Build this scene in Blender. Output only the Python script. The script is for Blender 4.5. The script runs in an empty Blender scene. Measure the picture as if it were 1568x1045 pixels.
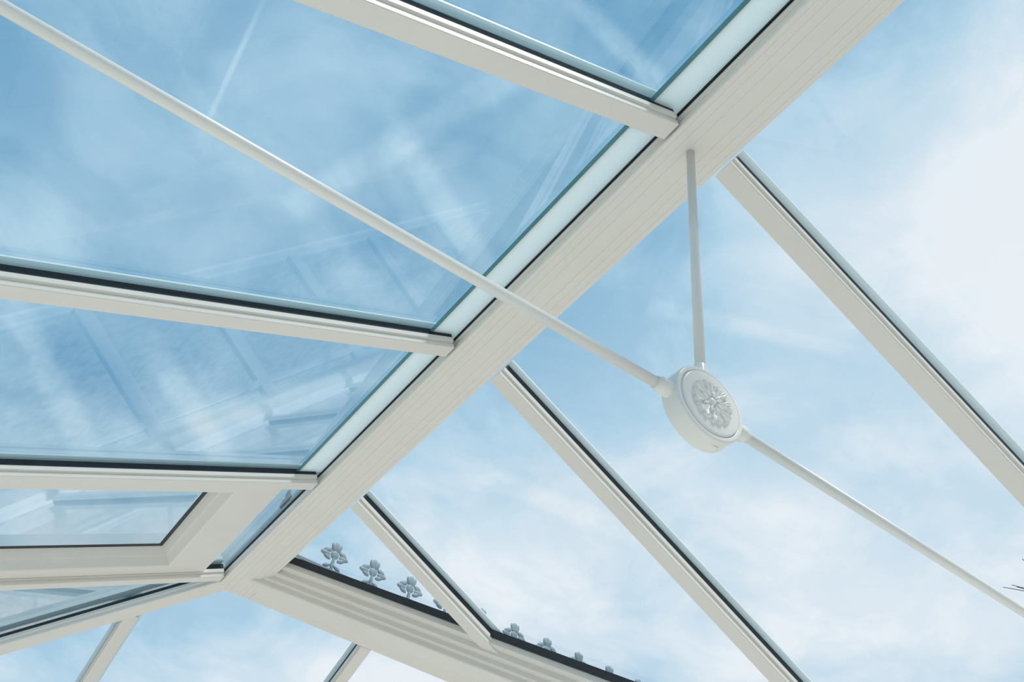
import bpy, bmesh, math, random
from mathutils import Vector, Matrix
random.seed(4)
S=1.25; Z0=1.6; T=0.4877; H=1.5
RX0,RX1=0.64,0.76      # main ridge underside edges
RY0,RY1=2.84,2.96      # cross ridge underside edges
EXL,EXR=-1.6,3.0; EYN,EYF=0.6,5.2
YB,XG=-3.0,6.5
ZE=0.4
GO=0.053
def P(p): return Vector((p[0]*S,p[1]*S,p[2]*S+Z0))
scene=bpy.context.scene
scene.view_settings.view_transform='Standard'

# ---------------- materials ----------------
def newmat(name):
    m=bpy.data.materials.new(name); m.use_nodes=True
    nt=m.node_tree
    return m,nt,nt.nodes['Principled BSDF']
def paint(name,col,rough=0.35,var=0.03,scale=6,bump=0.0,spec=0.5):
    m,nt,b=newmat(name)
    tc=nt.nodes.new('ShaderNodeTexCoord'); n=nt.nodes.new('ShaderNodeTexNoise')
    n.inputs['Scale'].default_value=scale; n.inputs['Detail'].default_value=5
    nt.links.new(tc.outputs['Object'],n.inputs['Vector'])
    r=nt.nodes.new('ShaderNodeValToRGB')
    r.color_ramp.elements[0].position=.3; r.color_ramp.elements[1].position=.7
    r.color_ramp.elements[0].color=[max(0,c*(1-var)) for c in col]+[1]
    r.color_ramp.elements[1].color=[min(1,c*(1+var)) for c in col]+[1]
    nt.links.new(n.outputs['Fac'],r.inputs['Fac']); nt.links.new(r.outputs['Color'],b.inputs['Base Color'])
    b.inputs['Roughness'].default_value=rough
    b.inputs['Specular IOR Level'].default_value=spec
    if bump:
        bp=nt.nodes.new('ShaderNodeBump'); bp.inputs['Strength'].default_value=bump; bp.inputs['Distance'].default_value=.01
        nt.links.new(n.outputs['Fac'],bp.inputs['Height']); nt.links.new(bp.outputs['Normal'],b.inputs['Normal'])
    return m
M_WHITE=paint('powdercoat_cream',(.80,.755,.705),.30,.012)
M_UP=paint('upvc_white',(.86,.86,.84),.3,.01)
M_GASK=paint('rubber_gasket',(.010,.017,.024),.5,.2,30)
M_TEAL=paint('glass_edge_teal',(.08,.24,.27),.2,.1,20)
M_ROD=paint('tie_rod_white',(.84,.82,.79),.25,.01)
M_CREST=paint('cresting_grey',(.20,.27,.31),.5,.05)
M_WALL=paint('plaster_white',(.86,.84,.80),.8,.03,3,.1)
M_LAWN=paint('patio_gravel',(.53,.50,.45),.9,.25,8,.4)
M_BARK=paint('bark_brown',(.09,.07,.06),.9,.3,20,.3)
# translucent polycarbonate trims
def transl(name,colr,colt,a,b_):
    m,nt,b=newmat(name)
    tr=nt.nodes.new('ShaderNodeBsdfTranslucent'); tr.inputs['Color'].default_value=(*colt,1)
    b.inputs['Base Color'].default_value=(*colr,1); b.inputs['Roughness'].default_value=.25
    mx=nt.nodes.new('ShaderNodeMixShader')
    nz=nt.nodes.new('ShaderNodeTexNoise'); nz.inputs['Scale'].default_value=3
    mr=nt.nodes.new('ShaderNodeMapRange'); mr.inputs['To Min'].default_value=a; mr.inputs['To Max'].default_value=b_
    nt.links.new(nz.outputs['Fac'],mr.inputs['Value']); nt.links.new(mr.outputs['Result'],mx.inputs[0])
    nt.links.new(b.outputs[0],mx.inputs[1]); nt.links.new(tr.outputs[0],mx.inputs[2])
    nt.links.new(mx.outputs[0],nt.nodes['Material Output'].inputs['Surface'])
    return m
M_CLOS=transl('closure_trim',(.93,.98,.98),(.93,.98,.99),.38,.48)
M_CAP=transl('outer_cap',(.88,.95,.96),(.90,.97,.99),.28,.36)
def glass(name,tint,gain=1.8):
    m=bpy.data.materials.new(name); m.use_nodes=True; nt=m.node_tree; nt.nodes.clear()
    nn=nt.nodes.new; L=nt.links.new
    o=nn('ShaderNodeOutputMaterial'); t=nn('ShaderNodeBsdfTransparent'); g=nn('ShaderNodeBsdfGlossy')
    g.inputs['Roughness'].default_value=.015; t.inputs['Color'].default_value=(*tint,1)
    ge=nn('ShaderNodeNewGeometry'); dt=nn('ShaderNodeVectorMath'); dt.operation='DOT_PRODUCT'
    L(ge.outputs['Incoming'],dt.inputs[0]); L(ge.outputs['Normal'],dt.inputs[1])
    def M(op,a,b=None,cl=False):
        n=nn('ShaderNodeMath'); n.operation=op; n.use_clamp=cl
        L(a,n.inputs[0])
        if b is not None: n.inputs[1].default_value=b
        return n
    ab=M('ABSOLUTE',dt.outputs['Value'])
    om=nn('ShaderNodeMath'); om.operation='SUBTRACT'; om.use_clamp=True; om.inputs[0].default_value=1; L(ab.outputs[0],om.inputs[1])
    pw=M('POWER',om.outputs[0],5.0); ml=M('MULTIPLY',pw.outputs[0],.96); ad=M('ADD',ml.outputs[0],.04)
    fin=M('MULTIPLY',ad.outputs[0],gain,True)
    x=nn('ShaderNodeMixShader')
    L(fin.outputs[0],x.inputs[0]); L(t.outputs[0],x.inputs[1]); L(g.outputs[0],x.inputs[2])
    L(x.outputs[0],o.inputs['Surface'])
    return m
M_GL=glass('solar_control_glass',(.79,.92,.965),3.4)
M_GR=glass('clear_roof_glass',(.94,.97,.98),1.6)
# floor
M_FLOOR,nt,b=newmat('stone_tile_floor')
tc=nt.nodes.new('ShaderNodeTexCoord'); br=nt.nodes.new('ShaderNodeTexBrick'); br.offset=0
br.inputs['Scale'].default_value=1; br.inputs['Brick Width'].default_value=.6; br.inputs['Row Height'].default_value=.6; br.inputs['Mortar Size'].default_value=.003
br.inputs['Color1'].default_value=(.80,.74,.66,1); br.inputs['Color2'].default_value=(.82,.76,.69,1); br.inputs['Mortar'].default_value=(.62,.58,.52,1)
nt.links.new(tc.outputs['Object'],br.inputs['Vector']); nt.links.new(br.outputs['Color'],b.inputs['Base Color']); b.inputs['Roughness'].default_value=.4

# ---------------- mesh helpers ----------------
def finish(bm,name,mats,parent=None):
    for v in bm.verts: v.co=P(v.co)
    bmesh.ops.recalc_face_normals(bm,faces=bm.faces)
    me=bpy.data.meshes.new(name); bm.to_mesh(me); bm.free()
    for m in mats: me.materials.append(m)
    o=bpy.data.objects.new(name,me); scene.collection.objects.link(o)
    if parent: o.parent=parent
    return o
def prism(bm,prof,p0,p1,U,W,mi=0):
    p0=Vector(p0);p1=Vector(p1);U=Vector(U).normalized();W=Vector(W).normalized()
    a=[bm.verts.new(p0+U*u+W*w) for u,w in prof]; c=[bm.verts.new(p1+U*u+W*w) for u,w in prof]
    n=len(prof); fs=[]
    for i in range(n):
        j=(i+1)%n; fs.append(bm.faces.new((a[i],a[j],c[j],c[i])))
    fs.append(bm.faces.new(a[::-1])); fs.append(bm.faces.new(c))
    for f in fs: f.material_index=mi
def box(bm,x0,x1,y0,y1,z0,z1,mi=0):
    prism(bm,[(x0,z0),(x1,z0),(x1,z1),(x0,z1)],(0,y0,0),(0,y1,0),(1,0,0),(0,0,1),mi)
def sym(half):
    return [(-u,w) for u,w in half[::-1] if u>1e-6]+list(half)
def poly(bm,pts,mi=0):
    f=bm.faces.new([bm.verts.new(p) for p in pts]); f.material_index=mi
def rect(hw,a,b): return [(-hw,a),(hw,a),(hw,b),(-hw,b)]
def cyl(bm,p0,p1,r0,r1=None,seg=32,mi=0):
    p0=Vector(p0);p1=Vector(p1); r1=r0 if r1 is None else r1
    d=(p1-p0).normalized(); a=d.orthogonal().normalized(); b=d.cross(a)
    A=[];B=[]
    for i in range(seg):
        t=2*math.pi*i/seg; v=a*math.cos(t)+b*math.sin(t)
        A.append(bm.verts.new(p0+v*r0)); B.append(bm.verts.new(p1+v*r1))
    for i in range(seg):
        j=(i+1)%seg; f=bm.faces.new((A[i],A[j],B[j],B[i])); f.smooth=True; f.material_index=mi
    f=bm.faces.new(A[::-1]); f.material_index=mi; f=bm.faces.new(B); f.material_index=mi
def revolve(bm,prof,c,axis,seg=64,mi=0,smooth=True):
    c=Vector(c); d=Vector(axis).normalized(); a=d.orthogonal().normalized(); b=d.cross(a); rings=[]
    for r,h in prof:
        if r<1e-6: rings.append([bm.verts.new(c+d*h)])
        else: rings.append([bm.verts.new(c+d*h+(a*math.cos(2*math.pi*i/seg)+b*math.sin(2*math.pi*i/seg))*r) for i in range(seg)])
    for k in range(len(rings)-1):
        A,B=rings[k],rings[k+1]
        for i in range(seg):
            j=(i+1)%seg
            if len(A)==1 and len(B)==1: continue
            if len(A)==1: f=bm.faces.new((A[0],B[j],B[i]))
            elif len(B)==1: f=bm.faces.new((A[i],A[j],B[0]))
            else: f=bm.faces.new((A[i],A[j],B[j],B[i]))
            f.smooth=smooth; f.material_index=mi
def ell(bm,c,sx,sy,sz,rot=None,u=16,v=10,mi=0):
    c=Vector(c); rot=rot or Matrix.Identity(3); rings=[]
    for k in range(v+1):
        ph=math.pi*k/v; r=math.sin(ph); h=math.cos(ph)
        if k in (0,v): rings.append([bm.verts.new(c+rot@Vector((0,0,h*sz)))])
        else: rings.append([bm.verts.new(c+rot@Vector((r*math.cos(2*math.pi*i/u)*sx,r*math.sin(2*math.pi*i/u)*sy,h*sz))) for i in range(u)])
    for k in range(v):
        A,B=rings[k],rings[k+1]
        for i in range(u):
            j=(i+1)%u
            if len(A)==1: f=bm.faces.new((A[0],B[i],B[j]))
            elif len(B)==1: f=bm.faces.new((A[i],B[0],A[j]))
            else: f=bm.faces.new((A[i],B[i],B[j],A[j]))
            f.smooth=True; f.material_index=mi

# ---------------- ridges ----------------
def ridge_half():
    pts=[(0,0)]
    for g in (.016,.034,.049):
        pts+=[(g-.0005,0),(g,.0006),(g+.0005,0)]
    pts+=[(.058,0),(.060,.002),(.060,.017),(.0560,.019),(.0560,.028),(.062,.031),(.062,.0375),(.059,.039),(.059,.043),(.050,.10),(0,.12)]
    return pts
def ridge(p0,p1,U,leftlen):
    bm=bmesh.new(); W=(0,0,1)
    prism(bm,sym(ridge_half()),p0,p1,U,W,0)
    prism(bm,sym([(.062,.064),(.062,.072),(.034,.115),(.016,.170),(0,.192)]),p0,p1,U,W,0)
    for s in (-1,1):
        prism(bm,[(s*.0585,.041),(s*.0655,.041),(s*.0655,.0465),(s*.0585,.0465)],p0,p1,U,W,1)
    s=-1; q1=leftlen; q0=p0
    def z(u): return GO-.0075-T*(u-.06)
    a,b=.0655,.128
    prism(bm,[(s*a,z(a)),(s*b,z(b)),(s*b,z(b)+.005),(s*a,z(a)+.005)],q0,q1,U,W,2)
    prism(bm,[(s*b,z(b)-.0005),(s*(b+.008),z(b+.008)-.0005),(s*(b+.008),z(b+.008)+.0055),(s*b,z(b)+.0055)],q0,q1,U,W,3)
    return finish(bm,'ridge_beam',[M_WHITE,M_GASK,M_CLOS,M_TEAL])
ridge((.70,YB,H),(.70,RY1,H),(1,0,0),(.70,2.17,H))
ridge((RX1,2.90,H),(XG,2.90,H),(0,1,0),(XG,2.90,H))

# ---------------- glazing bars ----------------
BODY=[(-.0195,0),(.0195,0),(.021,.0015),(.021,.010),(.019,.0115),(.019,.0145),(.0250,.0165),(.0250,.0265),
      (-.0250,.0265),(-.0250,.0165),(-.019,.0145),(-.019,.0115),(-.021,.010),(-.021,.0015)]
def gbar(p0,p1,U,N):
    N=Vector(N); o=N*.004
    bm=bmesh.new(); p0=Vector(p0)+o; p1=Vector(p1)+o
    prism(bm,BODY,p0,p1,U,N,0)
    prism(bm,rect(.0230,.0265,.0435),p0,p1,U,N,1)
    prism(bm,[(-.036,.0505),(.036,.0505),(.036,.054),(.024,.060),(-.024,.060),(-.036,.054)],p0,p1,U,N,2)
    finish(bm,'glazing_bar',[M_WHITE,M_GASK,M_CAP])
cs=1/math.sqrt(1+T*T); sn=T*cs
def zl(x): return H+T*(x-RX0)
def zr(x): return H-T*(x-RX1)
def zn(y): return H+T*(y-RY0)
def zf(y): return H-T*(y-RY1)
NL=(-sn,0,cs); NR=(sn,0,cs); NN=(0,-sn,cs); NF=(0,sn,cs)
yL=[-2.39,-1.62,-.86,-.09,.68,1.455,2.19,2.90,3.65,4.40]
for y in yL:
    x=RX0-.003 if y<2.95 else 3.6-y-.03
    gbar((x,y,zl(x)),(EXL,y,zl(EXL)),(0,1,0),NL)
for y in yL[:7]:
    x=EXR if y<EYN else 3.6-y-.10
    gbar((RX1+.003,y,zr(RX1+.003)),(x,y,zr(x)),(0,1,0),NR)
xF=[-1.05,-.30,.455,1.23,2.0,2.77,3.54,4.30,5.07,5.84]
for x in xF:
    y=RY1+.003 if x>RX0 else 3.6-x+.03
    gbar((x,y,zf(y)),(x,EYF,zf(EYF)),(1,0,0),NF)
for x in xF[3:]:
    y=EYN if x>EXR else 3.6-x+.10
    gbar((x,RY0-.003,zn(RY0-.003)),(x,y,zn(y)),(1,0,0),NN)

# ---------------- hip and valley ----------------
def diag(name,p0,p1,parts,mats):
    d=(Vector(p1)-Vector(p0)).normalized(); U=Vector((1,1,0)).normalized(); W=d.cross(U)
    if W.z<0: W=-W
    bm=bmesh.new()
    for prof,mi in parts: prism(bm,prof,p0,p1,U,W,mi)
    return finish(bm,name,mats)
diag('hip_beam',(RX0+.02,RY1-.02,H+T*.02),(EXL,EYF,ZE),[
    ([(-.026,-.006),(.026,-.006),(.028,-.004),(.028,.008),(.032,.012),(.032,.022),(-.032,.022),(-.032,.012),(-.028,.008),(-.028,-.004)],0),
    (rect(.030,.022,.036),1),
    ([(-.05,.050),(.05,.050),(.03,.08),(-.03,.08)],2)],[M_WHITE,M_GASK,M_CAP])
vh=[(.046,-.014),(.049,-.011),(.049,.003),(.061,.004),(.064,.007),(.064,.020),(.083,.022),(.086,.025),(.086,.040),(.106,.042),(.110,.046),(.110,.062)]
vprof=vh+[(-u,w) for u,w in vh[::-1]]
diag('valley_beam',(RX1-.02,RY0+.02,H+T*.02+.004),(EXR,EYN,ZE),[(vprof,0),([(-.117,.062),(.117,.062),(.117,.084),(-.117,.084)],1)],[M_WHITE,M_GASK])

# ---------------- glass panes ----------------
def pane(pts,mat):
    bm=bmesh.new(); poly(bm,pts); return finish(bm,'roof_glass_pane',[mat])
def xr(y): return min(RX0,3.6-y)
edges=[YB]+yL+[EYF]
for a,b in zip(edges[:-1],edges[1:]):
    if abs(a-2.19)<.01:
        x0=.578
        pane([(x0,a,zl(x0)+GO),(RX0,a,zl(RX0)+GO),(RX0,b,zl(RX0)+GO),(x0,b,zl(x0)+GO)],M_GL)
        x1=-.40
        pane([(EXL,a,zl(EXL)+GO),(x1,a,zl(x1)+GO),(x1,b,zl(x1)+GO),(EXL,b,zl(EXL)+GO)],M_GL)
        continue
    pts=[(EXL,a),(xr(a),a)]
    if a<RY1<b: pts.append((RX0,RY1))
    if b<EYF: pts.append((xr(b),b))
    pts.append((EXL,b))
    pane([(x,y,zl(x)+GO) for x,y in pts],M_GL)
def xv(y): return EXR if y<=EYN else 3.6-y
edges=[YB]+yL[:7]+[RY0]
for a,b in zip(edges[:-1],edges[1:]):
    pts=[(RX1,a),(xv(a),a)]
    if a<EYN<b: pts.append((EXR,EYN))
    if b<RY0: pts.append((xv(b),b))
    pts.append((RX1,b))
    pane([(x,y,zr(x)+GO) for x,y in pts],M_GR)
def yf(x): return RY1 if x>=RX0 else 3.6-x
edges=[EXL]+xF+[XG]
for a,b in zip(edges[:-1],edges[1:]):
    pts=[(b,EYF),(a,EYF)]
    if a>EXL: pts.append((a,yf(a)))
    if a<RX0<b: pts.append((RX0,RY1))
    pts.append((b,yf(b)))
    pane([(x,y,zf(y)+GO) for x,y in pts],M_GR)
def yv(x): return EYN if x>=EXR else 3.6-x
edges=[RX1]+xF[3:]+[XG]
for a,b in zip(edges[:-1],edges[1:]):
    pts=[(a,RY0)]
    if a>RX1: pts.append((a,yv(a)))
    if a<EXR<b: pts.append((EXR,EYN))
    pts+=[(b,yv(b)),(b,RY0)]
    pane([(x,y,zn(y)+GO) for x,y in pts],M_GR)

# ---------------- roof window (opening vent) ----------------
def Q(x,y,n):
    v=Vector((x,y,zl(x)))+Vector(NL)*n; return v
rw=bpy.data.objects.new('roof_window',None); scene.collection.objects.link(rw)
bm=bmesh.new()
rings=[
 (-.40,.575,2.222,2.872,.085),
 (-.40,.575,2.222,2.872,.024),
 (-.397,.572,2.225,2.869,.021),
 (-.285,.458,2.272,2.815,.021),
 (-.280,.453,2.275,2.811,.024),
 (-.270,.443,2.285,2.800,.050),
 (-.266,.438,2.290,2.795,.050),
 (-.256,.428,2.302,2.780,.078),
 (-.256,.428,2.302,2.780,.085)]
R=[[bm.verts.new(Q(x,y,n)) for x,y in ((a,c),(b,c),(b,d),(a,d))] for a,b,c,d,n in rings]
for k in range(len(R)):
    A,B=R[k],R[(k+1)%len(R)]
    for i in range(4):
        j=(i+1)%4; bm.faces.new((A[i],A[j],B[j],B[i]))
finish(bm,'frame',[M_WHITE],rw)
bm=bmesh.new()
rings=[(-.258,.430,2.300,2.782,.0765),(-.248,.418,2.311,2.768,.0765),(-.248,.418,2.311,2.768,.0795),(-.258,.430,2.300,2.782,.0795)]
R=[[bm.verts.new(Q(x,y,n)) for x,y in ((a,c),(b,c),(b,d),(a,d))] for a,b,c,d,n in rings]
for k in range(4):
    A,B=R[k],R[(k+1)%4]
    for i in range(4):
        j=(i+1)%4; bm.faces.new((A[i],A[j],B[j],B[i]))
finish(bm,'gasket',[M_GASK],rw)
bm=bmesh.new(); poly(bm,[Q(-.25,2.309,.078),Q(.42,2.309,.078),Q(.42,2.771,.078),Q(-.25,2.771,.078)])
finish(bm,'glass',[M_GL],rw)

# ---------------- tie rod assembly ----------------
tie=bpy.data.objects.new('tie_rod_assembly',None); scene.collection.objects.link(tie)
C=Vector((.692,.69,.86)); rr=.0080
def rodz(x): return C.z-.029*abs(x-C.x)
xl=-.74; xrr=2.08
bm=bmesh.new()
cyl(bm,(C.x-.05,C.y,rodz(C.x-.05)),(xl,C.y,rodz(xl)),rr); finish(bm,'rod_left',[M_ROD],tie)
bm=bmesh.new()
cyl(bm,(C.x+.05,C.y,rodz(C.x+.05)),(xrr,C.y,rodz(xrr)),rr); finish(bm,'rod_right',[M_ROD],tie)
bm=bmesh.new()
cyl(bm,(C.x,C.y,C.z+.05),(C.x,C.y,H-.0002),rr); finish(bm,'rod_vertical',[M_ROD],tie)
bm=bmesh.new()
for s in (-1,1):
    revolve(bm,[(0,.050),(.0125,.052),(.0125,.064),(.0118,.066),(.0118,.078),(.0105,.080),(0.009,.086),(0,.086)],C,(s,0,-.029),32)
revolve(bm,[(0,.05),(.013,.055),(.0120,.064),(.0105,.072),(.0105,.080),(.0095,.082),(0,.082)],C,(0,0,1),32)
finish(bm,'collars',[M_ROD],tie)
bm=bmesh.new()
for x,zz in ((xl,zl(xl)),(xrr,zr(xrr))):
    cyl(bm,(x,C.y,rodz(x)-.012),(x,C.y-.004,zz-.001),.011)
finish(bm,'end_brackets',[M_ROD],tie)
bm=bmesh.new(); th=.0165
prof=[(0,-th),(.058,-th),(.0605,-th+.001),(.0618,-th+.003),(.0620,-th+.006),(.0620,th-.005),(.0617,th-.0025),(.0608,th-.001),(.0596,th-.0003),(.0580,th),(.0545,th),(.0540,th-.0004),(.0538,th-.0035),(.0528,th-.0035),(.0526,th),(.0520,th+.0012),(.0508,th+.0019),(.0495,th+.0021),(.0440,th+.0022),(.0,th+.0022)]
revolve(bm,prof,C,(0,-1,0),128)
box(bm,C.x+.006,C.x+.020,C.y-.005,C.y+.005,C.z-.0618,C.z-.056)
o=finish(bm,'boss',[M_ROD],tie)
# rosette: sculpted relief, 8 acanthus petals + inner whorl + button
bm=bmesh.new(); fy=C.y-th-.0021
def sst(a,b,x):
    t=max(0,min(1,(x-a)/(b-a))); return t*t*(3-2*t)
NR_,NA_=60,320; Rr=.0390
def hgt(r,a):
    q=(a*8/(2*math.pi)+.5)%1.0-.5
    ang=q*2*math.pi/8; lat=r*math.sin(ang); rad=r*math.cos(ang)
    tip=.0380-.0040*math.exp(-(lat/.0022)**2)-.30*abs(lat)
    wmax=(.0020+.36*(rad-.010)) if rad>.010 else .0
    wmax=min(wmax,.0100)
    if rad>.0245: wmax+=.0012*abs(math.sin((rad-.0245)*math.pi/.0065))
    e=min(sst(0,.0020,wmax-abs(lat)),sst(0,.0028,tip-rad)) if rad>.0105 else 0
    vein=math.exp(-(lat/.0011)**2)
    vein2=math.exp(-((abs(lat)-.0052*sst(.016,.034,rad))/.0007)**2)*sst(.018,.024,rad)
    h=e*(.0038-.0020*vein-.0010*vein2+.0016*sst(.018,.034,rad))
    q2=((a*8/(2*math.pi)))%1.0-.5; l2=r*math.sin(q2*2*math.pi/8)
    if .006<r<.022:
        e2=sst(0,.0016,(.0030*math.sin((r-.006)/.016*math.pi))-abs(l2)+.0004)
        h=max(h,e2*.0038)
    if r>.028:
        e3=math.sqrt(max(0,1-((r-.0335)/.0030)**2-(l2/.0016)**2)); h=max(h,e3*.0028)
    hb=.0055*math.sqrt(max(0,1-(r/.0068)**2))
    return max(h,hb)
rings=[]
for i in range(NR_+1):
    r=Rr*i/NR_
    if i==0: rings.append([bm.verts.new((C.x,fy-hgt(0,0),C.z))]); continue
    rings.append([bm.verts.new((C.x+math.cos(2*math.pi*k/NA_+.2)*r,fy-hgt(r,2*math.pi*k/NA_),C.z+math.sin(2*math.pi*k/NA_+.2)*r)) for k in range(NA_)])
for i in range(NR_):
    A,B=rings[i],rings[i+1]
    for k in range(NA_):
        j=(k+1)%NA_
        f=bm.faces.new((A[0],B[k],B[j]) if len(A)==1 else (A[k],B[k],B[j],A[j])); f.smooth=True
finish(bm,'rosette',[M_ROD],tie)

# ---------------- cresting ----------------
def cresting(p0,dirv,length,sp,start,k=1.3):
    bm=bmesh.new(); d=Vector(dirv); p0=Vector(p0); n=Vector((d.y,d.x,0))
    p1=p0+d*length
    prism(bm,[(-.008,0),(.008,0),(.008,.010),(-.008,.010)],p0,p1,n,(0,0,1))
    rot=Matrix.Identity(3) if abs(d.x)>.5 else Matrix.Rotation(math.pi/2,3,'Z')
    s=start
    while s<length:
        c=p0+d*s
        def e(dx,dz,a,b,ang=0):
            ell(bm,c+d*dx*k+Vector((0,0,dz*k)),a*k,.005,b*k,rot@Matrix.Rotation(-ang,3,'Y'),16,8)
        e(0,.025,.0055,.028)
        for q in (-.35,0,.35): e(.016*math.sin(q)*1.3,.078+.004*math.cos(q*4),.0085,.015,math.pi-q)
        for sg in (-1,1):
            e(sg*.024,.064,.014,.008,-sg*.45); e(sg*.029,.053,.015,.008,0); e(sg*.022,.044,.013,.007,sg*.45)
            e(sg*.016,.018,.013,.006,-sg*.5)
        e(0,.056,.013,.014)
        s+=sp
    return finish(bm,'ridge_cresting',[M_CREST])
cresting((RX1,2.90,H+.185),(1,0,0),XG-RX1-.05,.163,.235)
cresting((.70,YB+.05,H+.185),(0,1,0),5.8,.163,.1,1.1)

# ---------------- eaves, walls, windows, floor ----------------
FZ=-Z0/S
run=[((EXL,YB),(EXL,EYF),'west'),((EXL,EYF),(XG,EYF),'north'),((XG,EYN),(EXR,EYN),'inner'),((EXR,EYN),(EXR,YB),'east')]
wi=1
for (ax,ay),(bx,by),nm in run:
    a=Vector((ax,ay,0)); b_=Vector((bx,by,0)); d=(b_-a).normalized(); n=Vector((-d.y,d.x,0))
    L=(b_-a).length
    bm=bmesh.new(); prism(bm,[(-.06,ZE-.10),(-.052,ZE-.108),(.052,ZE-.108),(.06,ZE-.10),(.06,ZE+.02),(-.035,ZE+.005),(-.06,ZE-.02)],a+n*.03,b_+n*.03,n,(0,0,1)); finish(bm,'eaves_beam',[M_WHITE])
    bm=bmesh.new(); prism(bm,[(-.07,FZ),(.10,FZ),(.10,FZ+.46),(-.07,FZ+.46)],a+n*.03,b_+n*.03,n,(0,0,1)); finish(bm,'wall_'+nm,[M_WALL])
    cnt=max(1,round(L/.95))
    for i in range(cnt):
        p=a+d*(L*i/cnt)+n*.03; q=a+d*(L*(i+1)/cnt)+n*.03
        bm=bmesh.new(); z0=FZ+.46; z1=ZE-.108
        for s0,s1 in ((p,p+d*.05),(q-d*.05,q)): prism(bm,[(-.03,z0),(.03,z0),(.03,z1),(-.03,z1)],s0,s1,n,(0,0,1))
        for za,zb in ((z0,z0+.05),(z1-.05,z1),(z0+.95,z0+.99)): prism(bm,[(-.028,za),(.028,za),(.028,zb),(-.028,zb)],p+d*.05,q-d*.05,n,(0,0,1))
        poly(bm,[p+d*.05+Vector((0,0,z0+.05)),q-d*.05+Vector((0,0,z0+.05)),q-d*.05+Vector((0,0,z1-.05)),p+d*.05+Vector((0,0,z1-.05))],1)
        finish(bm,'window_%d'%wi,[M_UP,M_GR]); wi+=1
bm=bmesh.new()
prof=[(EXL-.1,FZ),(EXR+.1,FZ),(EXR+.1,ZE),(.70,H+.12),(EXL-.1,ZE)]
prism(bm,prof,(0,YB-.15,0),(0,YB,0),(1,0,0),(0,0,1)); finish(bm,'wall_south',[M_WALL])
bm=bmesh.new()
prof=[(EYN-.1,FZ),(EYF+.1,FZ),(EYF+.1,ZE),(2.9,H+.12),(EYN-.1,ZE)]
prism(bm,prof,(XG,0,0),(XG+.15,0,0),(0,1,0),(0,0,1)); finish(bm,'wall_far_east',[M_WALL])
bm=bmesh.new()
L=[(EXL,YB),(EXR,YB),(EXR,EYN),(XG,EYN),(XG,EYF),(EXL,EYF)]
top=[bm.verts.new((x,y,FZ)) for x,y in L]; bot=[bm.verts.new((x,y,FZ-.08)) for x,y in L]
bm.faces.new(top); bm.faces.new(bot[::-1])
for i in range(6):
    j=(i+1)%6; bm.faces.new((top[i],top[j],bot[j],bot[i]))
finish(bm,'floor',[M_FLOOR])
bm=bmesh.new(); box(bm,-40,40,-40,40,FZ-.30,FZ-.081); finish(bm,'patio_ground',[M_LAWN])

# ---------------- bare tree ----------------
bm=bmesh.new(); random.seed(11)
def branch(p,d,l,r,depth):
    q=p+d*l
    cyl(bm,p,q,r,r*.7,6)
    if depth==0: return
    for _ in range(3 if depth>1 else 4):
        nd=(d+Vector((random.uniform(-.7,.7),random.uniform(-.7,.7),random.uniform(-.2,.6)))).normalized()
        branch(q,nd,l*random.uniform(.62,.8),r*.56,depth-1)
branch(Vector((9.7,2.88,FZ-.08)),Vector((0,0,1)),2.5,.09,5)
finish(bm,'bare_tree',[M_BARK])

# ---------------- world ----------------
w=bpy.data.worlds.new('World'); scene.world=w; w.use_nodes=True; nt=w.node_tree; nt.nodes.clear()
N=nt.nodes; Lk=nt.links
out=N.new('ShaderNodeOutputWorld'); bg=N.new('ShaderNodeBackground'); Lk.new(bg.outputs[0],out.inputs[0])
tc=N.new('ShaderNodeTexCoord'); nrm=N.new('ShaderNodeVectorMath'); nrm.operation='NORMALIZE'; Lk.new(tc.outputs['Generated'],nrm.inputs[0])
D=nrm.outputs[0]
def math_(op,a,b=None,c=None,clamp=False):
    n=N.new('ShaderNodeMath'); n.operation=op; n.use_clamp=clamp
    for i,v in enumerate((a,b,c)):
        if v is None: continue
        if isinstance(v,(int,float)): n.inputs[i].default_value=v
        else: Lk.new(v,n.inputs[i])
    return n.outputs[0]
sep=N.new('ShaderNodeSeparateXYZ'); Lk.new(D,sep.inputs[0])
X,Y,Z=sep.outputs
zc=math_('MAXIMUM',Z,0.0)
den=math_('ADD',zc,.25)
cmb=N.new('ShaderNodeCombineXYZ'); Lk.new(math_('DIVIDE',X,den),cmb.inputs[0]); Lk.new(math_('DIVIDE',Y,den),cmb.inputs[1])
def noise(scale,det,dist,vec,rough=.55):
    n=N.new('ShaderNodeTexNoise'); n.inputs['Scale'].default_value=scale; n.inputs['Detail'].default_value=det; n.inputs['Distortion'].default_value=dist; n.inputs['Roughness'].default_value=rough
    Lk.new(vec,n.inputs['Vector']); return n.outputs['Fac']
n1=noise(2.3,5,.4,cmb.outputs[0],.45); n2=noise(6.0,7,.5,cmb.outputs[0],.6)
def mapr(v,a,b,c,d,smooth=True):
    n=N.new('ShaderNodeMapRange'); n.interpolation_type='SMOOTHSTEP' if smooth else 'LINEAR'
    Lk.new(v,n.inputs['Value'])
    for k,x in zip(('From Min','From Max','To Min','To Max'),(a,b,c,d)): n.inputs[k].default_value=x
    return n.outputs['Result']
def dotd(v):
    n=N.new('ShaderNodeVectorMath'); n.operation='DOT_PRODUCT'; Lk.new(D,n.inputs[0]); n.inputs[1].default_value=Vector(v).normalized(); return n.outputs['Value']
g=math_('ADD',math_('ADD',math_('MULTIPLY',X,1.05),-.24),math_('MULTIPLY',math_('SUBTRACT',1,zc),1.0))
g=math_('MAXIMUM',g,.18)
g=math_('MINIMUM',g,.68)
cl=math_('ADD',mapr(n1,.36,.70,-.08,.30),mapr(n2,.35,.72,-.08,.17))
wht=math_('ADD',g,cl)
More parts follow.
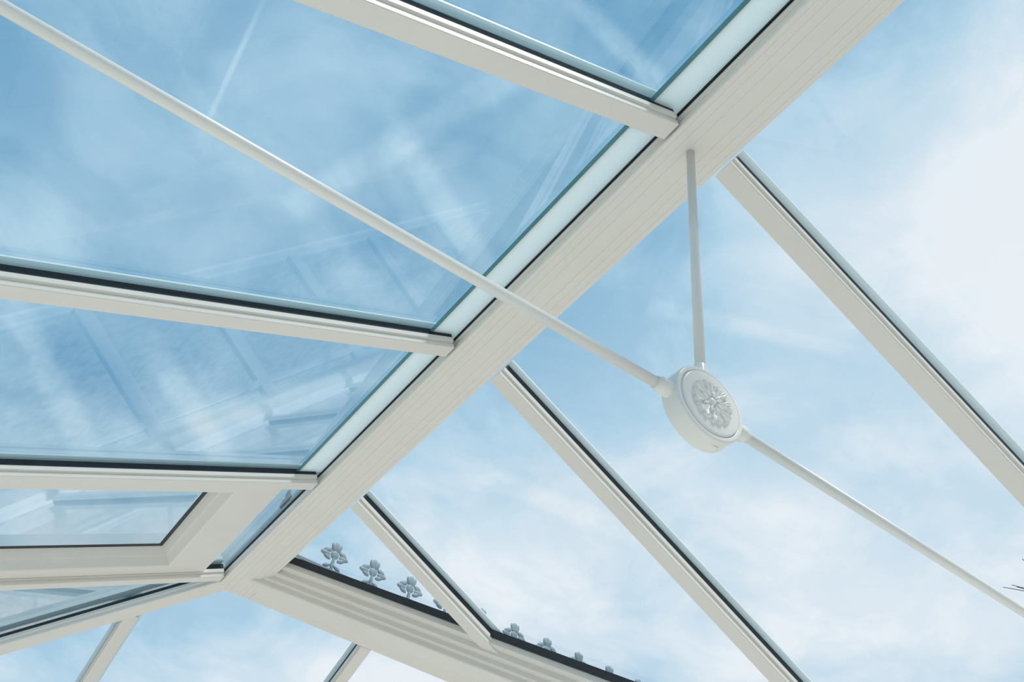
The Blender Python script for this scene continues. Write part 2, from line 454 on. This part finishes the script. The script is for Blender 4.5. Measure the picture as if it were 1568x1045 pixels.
wht=math_('ADD',wht,mapr(dotd((.70,.05,.71)),.93,1.0,0,.45))
refl_streaks=[((223,810,1168),(393,838,1061),.017,.24),((268,682,1259),(148,889,1135),.017,.24),((67,1198,901),(206,1222,813),.014,.24),
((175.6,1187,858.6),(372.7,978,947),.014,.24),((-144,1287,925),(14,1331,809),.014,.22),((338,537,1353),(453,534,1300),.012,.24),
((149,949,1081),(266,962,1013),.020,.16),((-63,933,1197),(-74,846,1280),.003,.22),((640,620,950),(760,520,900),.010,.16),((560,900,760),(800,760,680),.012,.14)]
for a,b,wd,st in refl_streaks:  # glass reflections painted into the sky colour as pale contrail-like bands
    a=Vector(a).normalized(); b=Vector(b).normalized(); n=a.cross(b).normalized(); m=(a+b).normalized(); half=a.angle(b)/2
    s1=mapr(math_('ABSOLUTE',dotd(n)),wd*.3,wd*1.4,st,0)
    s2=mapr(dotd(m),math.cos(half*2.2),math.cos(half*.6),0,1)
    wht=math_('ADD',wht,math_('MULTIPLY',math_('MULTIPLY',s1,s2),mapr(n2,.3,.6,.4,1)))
wht=math_('MINIMUM',math_('MAXIMUM',wht,0),1)
ramp=N.new('ShaderNodeValToRGB'); cr=ramp.color_ramp
cr.elements[0].position=0; cr.elements[0].color=(.085,.33,.57,1)
cr.elements[1].position=1; cr.elements[1].color=(.87,.91,.96,1)
e=cr.elements.new(.5); e.color=(.46,.67,.83,1)
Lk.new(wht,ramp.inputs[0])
mixg=N.new('ShaderNodeMix'); mixg.data_type='RGBA'
Lk.new(mapr(Z,-.02,.0,0,1),mixg.inputs[0]); mixg.inputs[6].default_value=(.36,.33,.28,1); Lk.new(ramp.outputs[0],mixg.inputs[7])
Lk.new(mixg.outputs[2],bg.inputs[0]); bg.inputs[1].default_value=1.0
sun=bpy.data.lights.new('sun','SUN'); sun.energy=3.2; sun.angle=math.radians(14); sun.color=(1,.94,.86)
so=bpy.data.objects.new('sun',sun); scene.collection.objects.link(so)
so.rotation_euler=Vector((.10,-.42,.9)).to_track_quat('Z','Y').to_euler(); so.location=(2,-5,12)

# ---------------- camera ----------------
Yc=Vector((-.5721,-.5349,-.6218)).normalized(); Zc=Vector((.1129,.7011,-.7041)); Zc=(Zc-Yc*Zc.dot(Yc)).normalized(); Xc=Yc.cross(Zc)
right=Vector((Xc.x,Yc.x,Zc.x)); up=Vector((Xc.y,Yc.y,Zc.y)); back=Vector((Xc.z,Yc.z,Zc.z))
cam=bpy.data.cameras.new('camera'); cam.sensor_width=36; cam.lens=1403/1568*36; cam.clip_start=.01
co=bpy.data.objects.new('camera',cam); scene.collection.objects.link(co)
mt=Matrix((right,up,back)).transposed().to_4x4(); mt.translation=Vector((0,0,Z0)); co.matrix_world=mt
scene.camera=co
